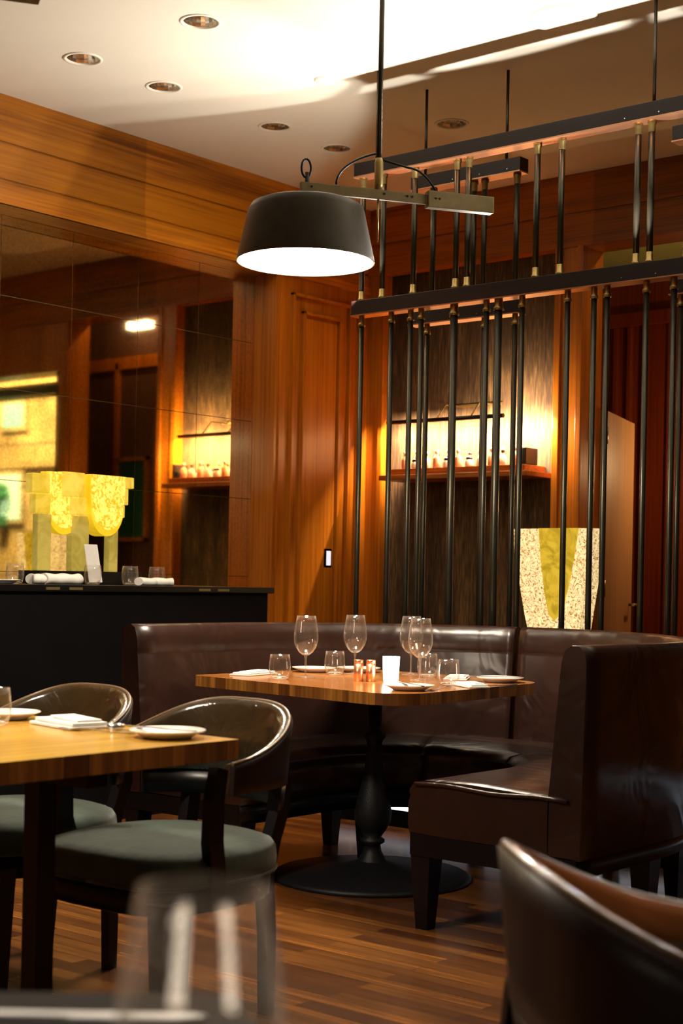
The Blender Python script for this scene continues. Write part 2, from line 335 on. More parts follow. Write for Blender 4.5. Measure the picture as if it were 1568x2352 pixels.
DOWN = [(4.541, 4.66), (4.542, 5.43), (5.042, 5.42), (5.842, 5.42), (6.342, 5.415), (6.348, 4.64), (1.95, 0.70), (3.10, 2.20)]  # last two are downlights added out of view for fill
b = NB(); RH = 0.082; SEG = 32
edges = []
def loop(pts):
    vs = [b.verts.new(p) for p in pts]
    for i in range(len(vs)): edges.append(b.edges.new((vs[i], vs[(i + 1) % len(vs)])))
loop([(-2.6, -2.6, H), (XB + 0.1, -2.6, H), (XB + 0.1, 6.6, H), (-2.6, 6.6, H)])
for x, y in DOWN: loop([(x + RH * math.cos(2 * PI * k / SEG), y + RH * math.sin(2 * PI * k / SEG), H) for k in range(SEG)])
bmesh.ops.triangle_fill(b, use_beauty=True, use_dissolve=False, edges=edges)
box(b, -2.6, XB + 0.1, -2.6, 6.6, H + 0.25, H + 0.35)
struct('ceiling', b, M['ceil'])

b = NB(); box(b, -2.6, 10.2, 6.40, 6.6, 0, H); struct('wall_left', b, M['wood_v'])
b = NB(); box(b, 6.67, XB + 0.25, YW, 6.42, 0, 2.956)                       # pier at the corner
for (a0, a1, z0, z1, t) in ((6.80, 7.36, 0.12, 2.86, 0.0),):
    for k, w in enumerate((0.0, 0.10)):
        x0, x1, zz0, zz1 = a0 + w, a1 - w, z0 + w, z1 - w
        for q in ((x0, x0 + 0.02, zz0, zz1), (x1 - 0.02, x1, zz0, zz1), (x0, x1, zz1 - 0.02, zz1), (x0, x1, zz0, zz0 + 0.02)):
            box(b, q[0], q[1], YW - 0.026, YW + 0.01, q[2], q[3], 0.004)
box(b, 6.93, 7.23, YW - 0.010, YW + 0.01, 0.26, 2.72, 0.004); box(b, 7.43, 7.455, YW - 0.026, YW + 0.01, 0, 2.956, 0.004); box(b, 6.70, 6.715, YW - 0.01, YW + 0.01, 0, 2.956, 0.004)
struct('wall_pier', b, M['wood_v'])
b = NB()                                                                   # wooden frieze over the mirror
box(b, -2.6, XB, YW - 0.012, 6.42, 2.956, 3.070); box(b, -2.6, XB, YW + 0.012, 6.42, 3.07, 3.085)
box(b, -2.6, XB, YW, 6.42, 3.085, 3.258); box(b, -2.6, XB, YW + 0.010, 6.42, 3.258, 3.268); box(b, -2.6, XB, YW - 0.004, 6.42, 3.268, H)
box(b, -2.6, 6.67, YW - 0.02, YW, 2.956, 2.975)
struct('trim_1', b, M['wood_x'])
b = NB(); box(b, -2.6, 2.8, YM - 0.05, 6.42, 0, 2.956); box(b, 2.8, 6.67, YM + 0.02, 6.42, 0, 2.956); struct('trim_2', b, M['wood_v'])

# back wall
NX = XB + 0.075
b = NB()
box(b, XB, XB + 0.22, 6.02, 6.42, 0, 3.08)
box(b, XB, XB + 0.22, 4.56, 4.735, 0, 3.08)
box(b, XB, XB + 0.22, 3.42, 3.52, 0, 3.08)
box(b, XB, XB + 0.22, -2.6, 1.95, 0, 3.08)
box(b, XB, XB + 0.22, 1.95, 3.42, 0, 0.95); box(b, XB, XB + 0.22, 1.95, 3.42, 2.70, 3.08)
for y0, y1 in ((4.552, 4.59), (4.70, 4.742), (6.013, 6.05)): box(b, XB - 0.018, XB + 0.01, y0, y1, 0, 3.08, 0.004)
struct('wall_back', b, M['wood_v'])
b = NB(); box(b, NX, XB + 0.22, 4.735, 6.02, 0, 3.08); struct('wall_niche', b, M['grass'])
b = NB()
box(b, XB - 0.004, XB + 0.22, -2.6, 6.15, 3.275, H); box(b, XB + 0.008, XB + 0.22, -2.6, 6.15, 3.262, 3.275)
box(b, XB, XB + 0.22, -2.6, 6.15, 3.10, 3.262); box(b, XB - 0.012, XB + 0.22, -2.6, 6.15, 3.075, 3.10, 0.0)
struct('trim_3', b, M['wood_y'])
b = NB(); box(b, -2.6, XB + 0.2, -2.7, -2.6, 0, H); struct('wall_right', b, M['wall'])
b = NB(); box(b, -2.7, -2.6, -2.7, 6.6, 0, H); struct('wall_front', b, M['wall'])

# lobby behind the doorway
b = NB(); box(b, 9.5, 9.6, 3.8, 8.0, 0, 3.38)
for y in (5.20, 5.32, 5.43, 4.9, 5.0, 4.6): box(b, 9.47, 9.51, y, y + 0.035, 0, 2.95, 0.006)
box(b, 9.46, 9.51, 3.8, 8.0, 2.95, 3.05, 0.01); box(b, XB + 0.22, 9.6, 7.9, 8.0, 0, 3.38); box(b, 8.42, 9.6, 3.75, 3.85, 0, 3.38)
struct('wall_lobby', b, M['wood_red'])
b = NB(); prism(b, [(XB + 0.22, 3.44), (XB + 0.22, 3.54), (8.30, 2.66), (8.30, 4.02), (8.42, 4.02), (8.42, 2.35)][0:0] or [(8.30, 2.50), (8.42, 2.50), (8.42, 4.02), (8.30, 4.02)], 0, 3.38)
prism(b, [(XB + 0.22, 3.42), (XB + 0.24, 3.50), (8.31, 2.58), (8.30, 2.50)], 0, 3.38)
struct('wall_lobby_side', b, M['grass2'])
b = NB(); box(b, 8.27, 8.31, 3.25, 3.30, 0, 2.86, 0.004); box(b, 8.27, 8.31, 3.95, 4.03, 0, 3.38, 0.004); box(b, 8.27, 8.31, 2.62, 4.02, 2.80, 2.90, 0.004)
struct('trim_4', b, M['wood_v'])
b = NB(); box(b, XB + 0.2, 9.6, 2.3, 8.0, 3.38, 3.48); struct('ceiling_lobby', b, M['ceil2'])

# window beside the doorway, seen only in the mirror
w = tag(obj('window_1', box(box(box(box(NB(), XB + 0.02, XB + 0.20, 1.95, 2.0, 0.95, 2.70), XB + 0.02, XB + 0.20, 3.37, 3.42, 0.95, 2.70), XB + 0.02, XB + 0.20, 1.95, 3.42, 0.95, 1.0), XB + 0.02, XB + 0.20, 1.95, 3.42, 2.54, 2.62), M['rail']), kind='structure')
obj('pane', box(NB(), XB + 0.10, XB + 0.106, 2.0, 3.37, 1.0, 2.70), thin_glass('window pane', (0.97, 0.99, 0.97), 1.3), w)
bt = thing('building', 'sandstone building across the street with two glowing teal windows', 'building', (12, -3, 0))
b = NB(); box(b, 0, 1.2, -5, 4.5, -0.1, 7.5); box(b, -0.12, 0.02, -5, 4.5, 3.45, 3.6); box(b, -0.06, 0.02, -5, 4.5, 2.45, 2.55); obj('facade', b, M['stone'], bt)
for y0, y1, z0, z1, mm in ((-0.10, 0.42, 2.92, 3.32, 'teal'), (-0.25, 0.38, 1.75, 2.42, 'tealpale'), (1.6, 2.2, 1.75, 2.42, 'tealpale')):
    wd = obj('window', box(NB(), -0.05, 0.02, y0, y1, z0, z1, 0.005), M['stone'], bt)
    obj('pane', box(NB(), -0.06, -0.045, y0 + 0.05, y1 - 0.05, z0 + 0.05, z1 - 0.05), M[mm], wd)
b = NB()
for k in range(9):
    a = k * 0.7; bmesh.ops.create_uvsphere(b, u_segments=8, v_segments=6, radius=0.07, matrix=Matrix.Translation((11.86, -2.98 + 0.10 * math.cos(a), 2.10 + 0.10 * math.sin(a * 1.3))))
box(b, 11.85, 11.87, -2.99, -2.97, 1.8, 2.1); box(b, 11.82, 11.93, -3.06, -2.90, 1.72, 1.85)
tag(obj('potted_plant', b, M['plantgreen']), 'small green plant standing on the sill of the pale glowing window', 'plant')

# open door leaf in the lobby
dt = tag(obj('door_1', NB(), M['wood_door']), kind='structure')
dt.location = (7.80, 4.535, 0); dt.rotation_euler = (0, 0, math.atan2(0.22, 0.72))
obj('door_leaf', box(NB(), 0, 0.78, 0, 0.045, 0.01, 2.15, 0.003), M['wood_door'], dt)
for z in (0.3, 1.1, 2.0): obj('hinge', tube(NB(), [(-0.012, -0.006, z - 0.05), (-0.012, -0.006, z + 0.05)], 0.010, 8), M['brass'], dt)
obj('door_handle', tube(NB(), [(0.70, 0, 1.0), (0.70, -0.05, 1.0), (0.60, -0.05, 1.0)], 0.009, 8), M['brass'], dt)

# green board and lobby light seen in the mirror through the doorway
gt = thing('framed_board', 'dark green board in an orange wooden frame on the lobby wall', 'framed picture', (8.28, 3.48, 1.40))
obj('board', box(NB(), -0.004, 0.015, -0.16, 0.16, 0.02, 0.66), M['green'], gt)
b = NB(); box(b, -0.02, 0.015, -0.19, -0.16, 0, 0.68); box(b, -0.02, 0.015, 0.16, 0.19, 0, 0.68); box(b, -0.02, 0.015, -0.19, 0.19, 0, 0.03); box(b, -0.02, 0.015, -0.19, 0.19, 0.65, 0.68)
obj('frame', b, M['wood_x'], gt)
tag(obj('wall_light', box(NB(), 8.22, 8.30, 3.44, 3.68, 3.11, 3.17, 0.006), M['spark']), 'small bright light high on the lobby wall, seen in the mirror', 'light')

# ------------------------------------------------------------------ mirror
b = NB(); ts = 0.472; x = 6.67; cols = 0
xs = [6.67 - k * ts for k in range(0, 9)]; zs = [2.956, 2.545, 2.07, 1.60, 1.13, 0.66, 0.2]
for i in range(len(xs) - 1):
    for j in range(len(zs) - 1):
        box(b, xs[i + 1] + 0.0018, xs[i] - 0.0018, YM, YM + 0.006, zs[j + 1] + 0.0018, zs[j] - 0.0018)
wm = thing('wall_mirror', 'large aged bronze mirror of square tiles along the left wall', 'mirror', (0, 0, 0))
obj('mirror_tiles', b, M['mirror'], wm)
obj('backing', box(NB(), xs[-1], xs[0], YM + 0.006, YM + 0.02, 0.2, 2.956), M['brassdull'], wm)

# ------------------------------------------------------------------ ceiling fittings
def downlight():
    t = thing('downlight', 'x', 'downlight', (0, 0, 0), group='recessed ceiling downlights')
    rf = NB(); prof = [(0.076, 0.0), (0.073, 0.02), (0.066, 0.045), (0.055, 0.07), (0.040, 0.09), (0.02, 0.10), (0, 0.103)]
    lathe(rf, prof, 24)
    for f in rf.faces: f.smooth = False
    obj('reflector', rf, M['chrome'], t)
    obj('trim_ring', lathe(NB(), [(0.075, 0.004), (0.075, -0.004), (0.088, -0.005), (0.092, 0.0), (0.088, 0.004), (0.075, 0.004)], 32), M['ceil'], t)
    obj('lamp', lathe(NB(), [(0, 0.05), (0.022, 0.052), (0.028, 0.07), (0.02, 0.098)], 16), M['glasslow'], t)
    return t
dl = downlight()
DLAB = ['recessed downlight nearest the top edge of the photo, with a dark bulb showing', 'recessed downlight furthest left, close to the wooden frieze', 'recessed downlight just right of the leftmost one, in the row above the frieze',
        'recessed downlight in the wall row, just above and left of the pendant lamp arm', 'recessed downlight in the wall row closest to the back corner', 'recessed downlight right of the thin ceiling rod, above the long rail']
for i, (x, y) in enumerate(DOWN):
    o = dl if i == 0 else dup(dl, (0, 0, 0))
    o.location = (x, y, H)
    o['label'] = DLAB[i] if i < 6 else 'recessed downlight outside the photo view'
for i, (x, y) in enumerate(DOWN[:6]): pass
tag(obj('ceiling_speaker', lathe(NB(), [(0, -0.012), (0.13, -0.012), (0.142, -0.008), (0.145, 0)], 40, 5.43, 3.40, H), M['ceil']), 'large flat white round speaker cover on the bright ceiling', 'speaker')
tag(obj('sprinkler_cover', lathe(NB(), [(0, -0.014), (0.045, -0.014), (0.052, -0.006), (0.054, 0)], 28, 5.43, 4.72, H), M['ceil']), 'small white round cover on the bright ceiling near the shadow line', 'ceiling cover')

# ------------------------------------------------------------------ pendant lamps
def pendant():
    t = thing('pendant_lamp', 'x', 'lamp')          # origin below the stem at the floor; lamp head at local x = -0.285
    hx = -0.275
    sh = NB()
    outer = [(0.252, 2.272), (0.250, 2.285), (0.238, 2.34), (0.222, 2.41), (0.213, 2.455), (0.200, 2.478), (0.170, 2.490), (0.10, 2.497), (0, 2.499)]
    inner = [(0, 2.490), (0.16, 2.484), (0.20, 2.468), (0.216, 2.41), (0.232, 2.34), (0.244, 2.285), (0.247, 2.272)]
    lathe(sh, outer + [], 56, hx); obj('shade', sh, M['bronze'], t)
    s2 = NB(); lathe(s2, inner + [(0.252, 2.272)], 56, hx); obj('shade_lining', s2, M['shadein'], t)
    obj('diffuser', lathe(NB(), [(0, 2.280), (0.2, 2.280), (0.243, 2.284), (0.243, 2.290), (0, 2.290)], 48, hx), M['diffuser'], t)
    obj('stem', tube(NB(), [(hx, 0, 2.495), (hx, 0, 2.60)], 0.008, 10), M['black'], t)
    obj('hook', tube(NB(), [(hx, 0, 2.57)] + [(hx - 0.004 + 0.018 * math.sin(a), 0, 2.615 - 0.034 * math.cos(a)) for a in [R(k) for k in range(0, 361, 24)]], 0.004, 8), M['black'], t)
    obj('arm', box(NB(), -0.30, 0.23, -0.010, 0.010, 2.527, 2.563, 0.002), M['brassdull'], t)
    obj('counterweight', box(NB(), 0.19, 0.455, -0.020, 0.020, 2.515, 2.577, 0.003), M['brassdull'], t)
    for xx in (-0.26, 0.02, 0.11, 0.13, 0.22, 0.235): obj('screw', tube(NB(), [(xx, -0.022 if xx > 0.19 else -0.012, 2.548), (xx, -0.018 if xx > 0.19 else -0.009, 2.548)], 0.004, 8), M['black'], t)
    obj('swivel', lathe(NB(), [(0, 2.565), (0.014, 2.565), (0.016, 2.58), (0.016, 2.665), (0.012, 2.68), (0, 2.68)], 20), M['brass'], t)
    obj('pin', tube(NB(), [(0, 0, 2.53), (0, 0, 2.37)], [0.005, 0.003], 8), M['brass'], t)
    obj('rod', tube(NB(), [(0, 0, 2.67), (0, 0, H - 0.01)], 0.0095, 12), M['rodm'], t)
    obj('canopy', lathe(NB(), [(0, 3.46), (0.05, 3.46), (0.06, 3.475), (0.06, H), (0, H)], 24), M['bronze'], t)
    c = []
    for k in range(13):
        u = k / 12; c.append((0.0 - 0.16 * math.sin(u * PI / 2) ** 1.2, 0.012, 2.70 - 0.13 * (u ** 1.5)))
    obj('cable', tube(NB(), c, 0.0045, 8), M['black'], t)
    c = [(0.12 + 0.12 * k / 10, 0.012, 2.66 - 0.09 * (k / 10) ** 2.2) for k in range(11)]
    obj('cable', tube(NB(), [(0.01, 0.012, 2.68)] + c, 0.0045, 8), M['black'], t)
    return t
PA = R(-32.3)
p = pendant(); p.location = (4.345, 3.505, 0); p.rotation_euler = (0, 0, PA)
p['label'] = 'large drum shaded pendant lamp on a brass arm over the booth table'
dup(p, (1.95, 3.2, 0), PA, 'drum shaded pendant lamp over the wooden table at the left, out of view')  # added out of view as fill light for the left table

# ------------------------------------------------------------------ rod screens
def screen(name, label, X, Y0, Y1, lowers, uppers, hang, thick=()):
    t = thing(name, label, 'screen', (X, Y1, 0), group='hanging rod screens')
    L = Y0 - Y1
    for nm, z0, z1 in (('upper_rail', 3.014, 3.082), ('lower_rail', 2.361, 2.433)):
        r_ = obj(nm, box(NB(), -0.035, 0.035, -0.0, L, z0 + 0.006, z1, 0.002), M['rail'], t)
        obj('metal_strip', box(NB(), -0.037, 0.037, 0.0, L + 0.002, z0, z0 + 0.006), M['copperstrip'], r_)
        k = 0.07
        while k < min(L, 1.75):
            zz = z0 + (0.02 if int(k * 50) % 2 else 0.05)
            obj('screw', tube(NB(), [(-0.0375, k, zz), (-0.034, k, zz)], 0.0028, 6), M['steel'], r_); k += 0.155
    def rod(y, z0, z1, r_, collars):
        o = obj('rod', tube(NB(), [(0, y, z0), (0, y, z1)], r_, 12), M['rodm'], t)
        for (a, c) in collars:
            obj('collar', lathe(NB(), [(0, a), (r_ + 0.005, a), (r_ + 0.005, a + c * 0.012), (r_ + 0.001, a + c * 0.016), (r_ + 0.001, a + c * 0.045), (r_ - 0.002, a + c * 0.05)], 14, 0, y), M['brass'], o)
    for i, y in enumerate(lowers):
        rod(y - Y1, 0.10, 2.361, 0.0175 if i in thick else 0.0125, [(2.361 - 0.045, 1), (0.10, 1)])
    for y in uppers: rod(y - Y1, 2.433, 3.014, 0.0135, [(2.433, 1), (3.014, -1)])
    b = obj('base', box(NB(), -0.055, 0.055, -0.05, L + 0.04, 0, 0.10, 0.003), M['blackmatte'], t)
    obj('light_strip', box(NB(), -0.060, -0.050, -0.03, L + 0.02, 0.078, 0.098, 0.002), M['led'], b)  # steel strip on the base, its reflection put in as glow
    for y in hang: obj('ceiling_rod', tube(NB(), [(-0.012, y - Y1, 3.07), (-0.012, y - Y1, H)], 0.007, 10), M['rodm'], t)
    return t
low = [4.523, 4.345, 4.232, 4.171, 3.987, 3.811, 3.748, 3.625, 3.396, 3.268, 3.206, 3.024]
upp = [4.527, 4.404, 4.222, 3.984, 3.921, 3.561, 3.439, 3.076, 3.014]
extra = [2.9, 2.72, 2.63, 2.4, 2.28, 2.05, 1.86, 1.6]
screen('rod_screen', 'long front screen of dark rails and metal rods behind the booth', 5.5, 4.56, 1.5, low + extra, upp + [2.85, 2.6, 2.45, 2.1, 1.9], (4.44, 3.0, 1.8), thick=(4, 6))
screen('rod_screen', 'short screen of metal rods hanging behind the middle of the long one', 5.85, 4.49, 3.86, [4.40, 4.066, 3.893], [4.375, 4.137, 4.077, 3.896], (4.42, 3.95))
screen('rod_screen', 'second short rod screen behind, at the right edge of the photo', 5.85, 3.09, 2.3, [3.051, 2.85, 2.5], [3.03, 2.7, 2.5], (3.0, 2.4))

# ------------------------------------------------------------------ booth
CX, CY, RO, XE = 4.385, 3.33, 1.015, 3.885
def bpath(a0, a1, lead=0, tail=0, n=40):
    """points with outward normals; straight arms then an arc round the back"""
    P = []
    if lead:
        for k in range(5): P.append((XE + (CX - XE) * k / 5, CY, 0, 1))
    for k in range(n + 1):
        a = a0 + (a1 - a0) * k / n; P.append((CX, CY, math.cos(a), math.sin(a)))
    if tail:
        for k in range(1, 6): P.append((CX + (XE - CX) * k / 5, CY, 0, -1))
    return P
def sweep(bm, path, prof, puff=0.0, mi=0):
    rings = []
    N = len(path)
    for i, (x, y, nx, ny) in enumerate(path):
        rings.append([bm.verts.new((x + nx * (RO - o), y + ny * (RO - o), z)) for o, z in prof])
    m_ = len(prof)
    for a, c in zip(rings, rings[1:]):
        for k in range(m_):
            f = bm.faces.new((a[k], a[(k + 1) % m_], c[(k + 1) % m_], c[k])); f.smooth = True; f.material_index = mi
    for e, rg in ((rings[0], 1), (rings[-1], -1)):
        f = bm.faces.new(e[::rg]); f.material_index = mi
    return bm
back_prof = [(0.005, 0.30), (0.0, 0.60), (-0.005, 0.88), (0.0, 0.915), (0.018, 0.935), (0.045, 0.938), (0.068, 0.925), (0.080, 0.89), (0.086, 0.835), (0.083, 0.828), (0.087, 0.82), (0.102, 0.65), (0.118, 0.48), (0.12, 0.40), (0.118, 0.30)]
back2 = [(0.10, 0.40)] 
bo = thing('booth_sofa', 'curved oxblood leather booth sofa around the dining table', 'sofa')
SEAM = R(10)
obj('backrest', sweep(NB(), bpath(R(90), SEAM + 0.012, lead=1), back_prof), M['leather_booth'], bo)
obj('backrest', sweep(NB(), bpath(SEAM - 0.012, R(-90), tail=1), back_prof), M['leather_booth'], bo)
seat_prof = [(0.115, 0.31), (0.115, 0.465), (0.16, 0.478), (0.40, 0.487), (0.58, 0.484), (0.622, 0.474), (0.640, 0.452), (0.642, 0.44), (0.636, 0.43), (0.644, 0.41), (0.645, 0.34), (0.638, 0.31)]
def seatpath(i):
    full = bpath(R(90), R(-90), 1, 1, 48); n = len(full); c = (0, 21, n - 21, n - 1)
    return full[c[i]:c[i + 1] + 1]
for i in range(3):
    sp = seatpath(i)
    obj('seat_cushion', sweep(NB(), sp, seat_prof), M['leather_booth'], bo)
tub = NB(); tube(tub, [(3.878, 2.36 + 0.57 * k / 10, 0.473 + 0.004 * math.sin(k)) for k in range(11)], 0.006, 8)
obj('piping', tub, M['leather_booth'], bo)
obj('base_rail', sweep(NB(), bpath(R(90), R(-90), 1, 1), [(0.02, 0.24), (0.02, 0.302), (0.635, 0.312), (0.635, 0.24)]), M['black'], bo)
def bleg(x, y):
    obj('leg', bar(NB(), [(x, y, 0.245), (x, y, 0)], [0.075, 0.045], [0.075, 0.045]), M['black'], bo)
for s in (1, -1):
    bleg(XE + 0.045, CY + s * (RO - 0.60)); bleg(XE + 0.045, CY + s * (RO - 0.06)); bleg(CX, CY + s * (RO - 0.06))
for a in (58, 20, -20, -58): bleg(CX + (RO - 0.07) * math.cos(R(a)), CY + (RO - 0.07) * math.sin(R(a)))
for a in (60, -60): bleg(CX + (RO - 0.58) * math.cos(R(a)), CY + (RO - 0.58) * math.sin(R(a)))

# ------------------------------------------------------------------ booth table
def rrect(x0, x1, y0, y1, r, n=6):
    P = []
    for cx, cy, a in ((x1 - r, y1 - r, 0), (x0 + r, y1 - r, 90), (x0 + r, y0 + r, 180), (x1 - r, y0 + r, 270)):
        for k in range(n + 1):
            t = R(a + 90 * k / n); P.append((cx + r * math.cos(t), cy + r * math.sin(t)))
    return P
tt = thing('dining_table', 'square walnut block table with rounded corners inside the leather booth', 'table', (4.455, 3.56, 0))
poly = []
for cx, cy, a, r in ((0.37, 0.42, 0, 0.09), (-0.415, 0.50, 90, 0.03), (-0.44, -0.43, 180, 0.13), (0.26, -0.35, 270, 0.16)):
    for k in range(9):
        t = R(a + 90 * k / 8); poly.append((cx + r * math.cos(t), cy + r * math.sin(t)))
b = NB(); prism(b, poly, 0.710, 0.750, 0, 1); obj('tabletop', b, [M['top_y'], M['edge']], tt)
prof = [(0, 0.0), (0.375, 0.0), (0.375, 0.012), (0.36, 0.02), (0.12, 0.045), (0.055, 0.065), (0.035, 0.10), (0.030, 0.125), (0.046, 0.135), (0.046, 0.145), (0.032, 0.155), (0.050, 0.18), (0.068, 0.215), (0.070, 0.25), (0.060, 0.30), (0.045, 0.36), (0.034, 0.42), (0.030, 0.47), (0.028, 0.50), (0.030, 0.515), (0.044, 0.535), (0.030, 0.555), (0.026, 0.56), (0.026, 0.70), (0, 0.70)]
obj('pedestal', lathe(NB(), prof[5:], 36), M['iron'], tt)
obj('base', lathe(NB(), prof[:6], 48), M['iron'], tt)
b = NB(); box(b, -0.25, 0.25, -0.02, 0.02, 0.69, 0.711); box(b, -0.02, 0.02, -0.25, 0.25, 0.688, 0.709); obj('top_bracket', b, M['iron'], tt)
for a in (20, 110, 200, 290): obj('foot', lathe(NB(), [(0, 0), (0.012, 0), (0.012, 0.004), (0, 0.004)], 10, 0.36 * math.cos(R(a)), 0.36 * math.sin(R(a))), M['steel'], tt)

# ------------------------------------------------------------------ left table
lt = thing('dining_table', 'honey coloured wooden table at the left with square corners and dark legs', 'table', (2.13, 2.40, 0))
b = NB(); prism(b, [(-0.42, 0.0), (0.377, 0.0), (0.377, 1.45), (-0.42, 1.45)], 0.705, 0.75, 0, 1); obj('tabletop', b, [M['top_x'], M['edge']], lt)
for y in (0.29, 1.16):
    obj('leg', bar(NB(), [(0.04, y, 0.705), (0.04, y, 0.03)], 0.05, 0.05), M['black'], lt)
    obj('foot', box(NB(), -0.26, 0.26, y - 0.03, y + 0.03, 0, 0.035, 0.004), M['black'], lt)
obj('top_rail', box(NB(), 0.01, 0.07, 0.1, 1.35, 0.66, 0.705), M['black'], lt)

# ------------------------------------------------------------------ barrel chairs
def chair(label, lea, group='barrel back dining chairs'):
    t = thing('dining_chair', label, 'chair', group=group)
    # seat, front is +x
    def outline(th, s=1.0):
        c, s_ = math.cos(th), math.sin(th); n = 3.6 if c > 0 else 2.5
        x = abs(c) ** (2 / n) * (0.275 if c > 0 else 0.275) * (1 if c > 0 else -1); y = abs(s_) ** (2 / n) * 0.268 * (1 if s_ > 0 else -1)
        return x * s, y * s
    b = NB(); rings = []
    for s, z in ((0.95, 0.385), (1.0, 0.392), (1.01, 0.42), (1.0, 0.448), (0.96, 0.464), (0.85, 0.474), (0.6, 0.482), (0.3, 0.485)):
        rings.append([b.verts.new((*outline(2 * PI * k / 48 + 0.01, s), z)) for k in range(48)])
    for a, c in zip(rings, rings[1:]):
        for k in range(48): b.faces.new((a[k], a[(k + 1) % 48], c[(k + 1) % 48], c[k])).smooth = True
    b.faces.new(rings[-1]); b.faces.new(rings[0][::-1])
    se = obj('seat', b, M['velvet'], t)
    obj('piping', tube(NB(), [(*outline(2 * PI * k / 48, 1.005), 0.394) for k in range(49)], 0.004, 6), M['velvet'], se)
    b = NB(); rings = []
    for s, z in ((0.93, 0.325), (0.95, 0.33), (0.96, 0.388)):
        rings.append([b.verts.new((*outline(2 * PI * k / 48, s), z)) for k in range(48)])
    for a, c in zip(rings, rings[1:]):
        for k in range(48): b.faces.new((a[k], a[(k + 1) % 48], c[(k + 1) % 48], c[k])).smooth = True
    b.faces.new(rings[-1]); b.faces.new(rings[0][::-1]); obj('seat_frame', b, M['black'], t)
    N = 40
    def C(a, off=0.0, z=0.7):
        lean = 0.10 * (z - 0.6)
        ca, sa = math.cos(a), math.sin(a)
        rx = 0.375 + off + lean; ry = 0.264 + off + lean * 0.4
        return (0.085 - rx * (abs(ca) ** 0.58), ry * (1 if sa > 0 else -1) * abs(sa) ** 0.68)
    def zr(a): return 0.676 + 0.126 * max(0, math.cos(a)) ** 1.15
    A = [R(-89 + 178 * k / N) for k in range(N + 1)]
    ob, ib, rim = NB(), NB(), []
    ro, ri = [], []
    for a in A:
        z1 = zr(a); z0 = 0.605
        zs_ = [z0 + (z1 - z0) * q for q in (0, 0.25, 0.5, 0.75, 1.0)]
        ro.append([ob.verts.new((*C(a, 0.012, z), z)) for z in zs_] + [ob.verts.new((*C(a, -0.002, z1), z1 + 0.004))] + [ob.verts.new((*C(a, -0.002, z0), z0))])
        pf = [(0.0, z1 + 0.006), (-0.014, z1 + 0.004), (-0.022, z1 - 0.012), (-0.024, z0 + (z1 - z0) * 0.5), (-0.020, z0 + 0.005), (-0.004, z0)]
        ri.append([ib.verts.new((*C(a, o_, z), z)) for o_, z in pf])
        rim.append((*C(a, 0.004, z1), z1 + 0.005))
    for bb, rr in ((ob, ro), (ib, ri)):
        m_ = len(rr[0])
        for p0, p1 in zip(rr, rr[1:]):
            for k in range(m_): bb.faces.new((p0[k], p0[(k + 1) % m_], p1[(k + 1) % m_], p1[k])).smooth = True
        bb.faces.new(rr[0]); bb.faces.new(rr[-1][::-1])
    obj('back_shell', ob, M['leather_out'], t)
    bp = obj('back_pad', ib, lea, t)
    obj('piping', tube(NB(), rim, 0.005, 8), M['piping'], bp)
    # lower back rail
    rb = NB(); rr = []
    for a in A[6:-6]:
        rr.append([rb.verts.new((*C(a, o_, z), z)) for o_, z in ((0.008, 0.545), (0.010, 0.604), (-0.016, 0.604), (-0.018, 0.545))])
    for p0, p1 in zip(rr, rr[1:]):
        for k in range(4): rb.faces.new((p0[k], p0[(k + 1) % 4], p1[(k + 1) % 4], p1[k])).smooth = True
    rb.faces.new(rr[0]); rb.faces.new(rr[-1][::-1]); obj('back_rail', rb, M['black'], t)
    for s in (1, -1):
        obj('arm_post', bar(NB(), [(0.095, s * 0.268, 0.676), (0.115, s * 0.272, 0.60), (0.115, s * 0.27, 0.50), (0.095, s * 0.262, 0.42), (0.085, s * 0.25, 0.335)], [0.040, 0.046, 0.050, 0.050, 0.05], 0.030), M['black'], t)
        obj('rear_leg', bar(NB(), [(-0.235, s * 0.175, 0.66), (-0.268, s * 0.17, 0.60), (-0.270, s * 0.165, 0.54), (-0.245, s * 0.155, 0.45), (-0.225, s * 0.15, 0.36), (-0.235, s * 0.155, 0.2), (-0.232, s * 0.16, 0.0)], [0.03, 0.035, 0.045, 0.045, 0.045, 0.04, 0.03], 0.034), M['black'], t)
        obj('front_leg', bar(NB(), [(0.225, s * 0.215, 0.36), (0.235, s * 0.22, 0.0)], [0.055, 0.032], [0.055, 0.032]), M['black'], t)
    return t
c1 = chair('barrel back chair with green seat at the front of the left table', M['leather_chair'])
c1.scale = (0.963, 0.963, 0.985); c1.location = (2.65, 2.787, 0); c1.rotation_euler = (0, 0, 3.184)
dup(c1, (2.661, 3.407, 0), 3.184, 'barrel back chair behind and left of the other, half hidden by the table')
c3 = chair('close chestnut barrel chair in the bottom right corner, back to the camera', M['leather_tan'])
c3.scale = (0.963, 0.963, 0.985); c3.location = (1.745, 0.790, 0); c3.rotation_euler = (0, 0, -0.773)

# ------------------------------------------------------------------ tableware
def wine_glass(label):
    t = thing('wine_glass', label, 'wine glass', group='wine glasses on the booth table')
    bowl = [(0.0, 0.083), (0.012, 0.084), (0.026, 0.094), (0.038, 0.112), (0.0455, 0.135), (0.0465, 0.152), (0.044, 0.180), (0.039, 0.210), (0.0355, 0.232), (0.0345, 0.232), (0.038, 0.210), (0.043, 0.180), (0.0455, 0.152), (0.0445, 0.135), (0.037, 0.113), (0.025, 0.096), (0.012, 0.087), (0, 0.086)]
    obj('bowl', lathe(NB(), bowl, 40), M['glass'], t)
    obj('stem', lathe(NB(), [(0.0045, 0.004), (0.0035, 0.02), (0.0033, 0.07), (0.006, 0.082)], 16), M['glasslow'], t)
    obj('foot', lathe(NB(), [(0, 0), (0.036, 0), (0.037, 0.0015), (0.02, 0.003), (0.005, 0.008)], 32), M['glass'], t)
    return t
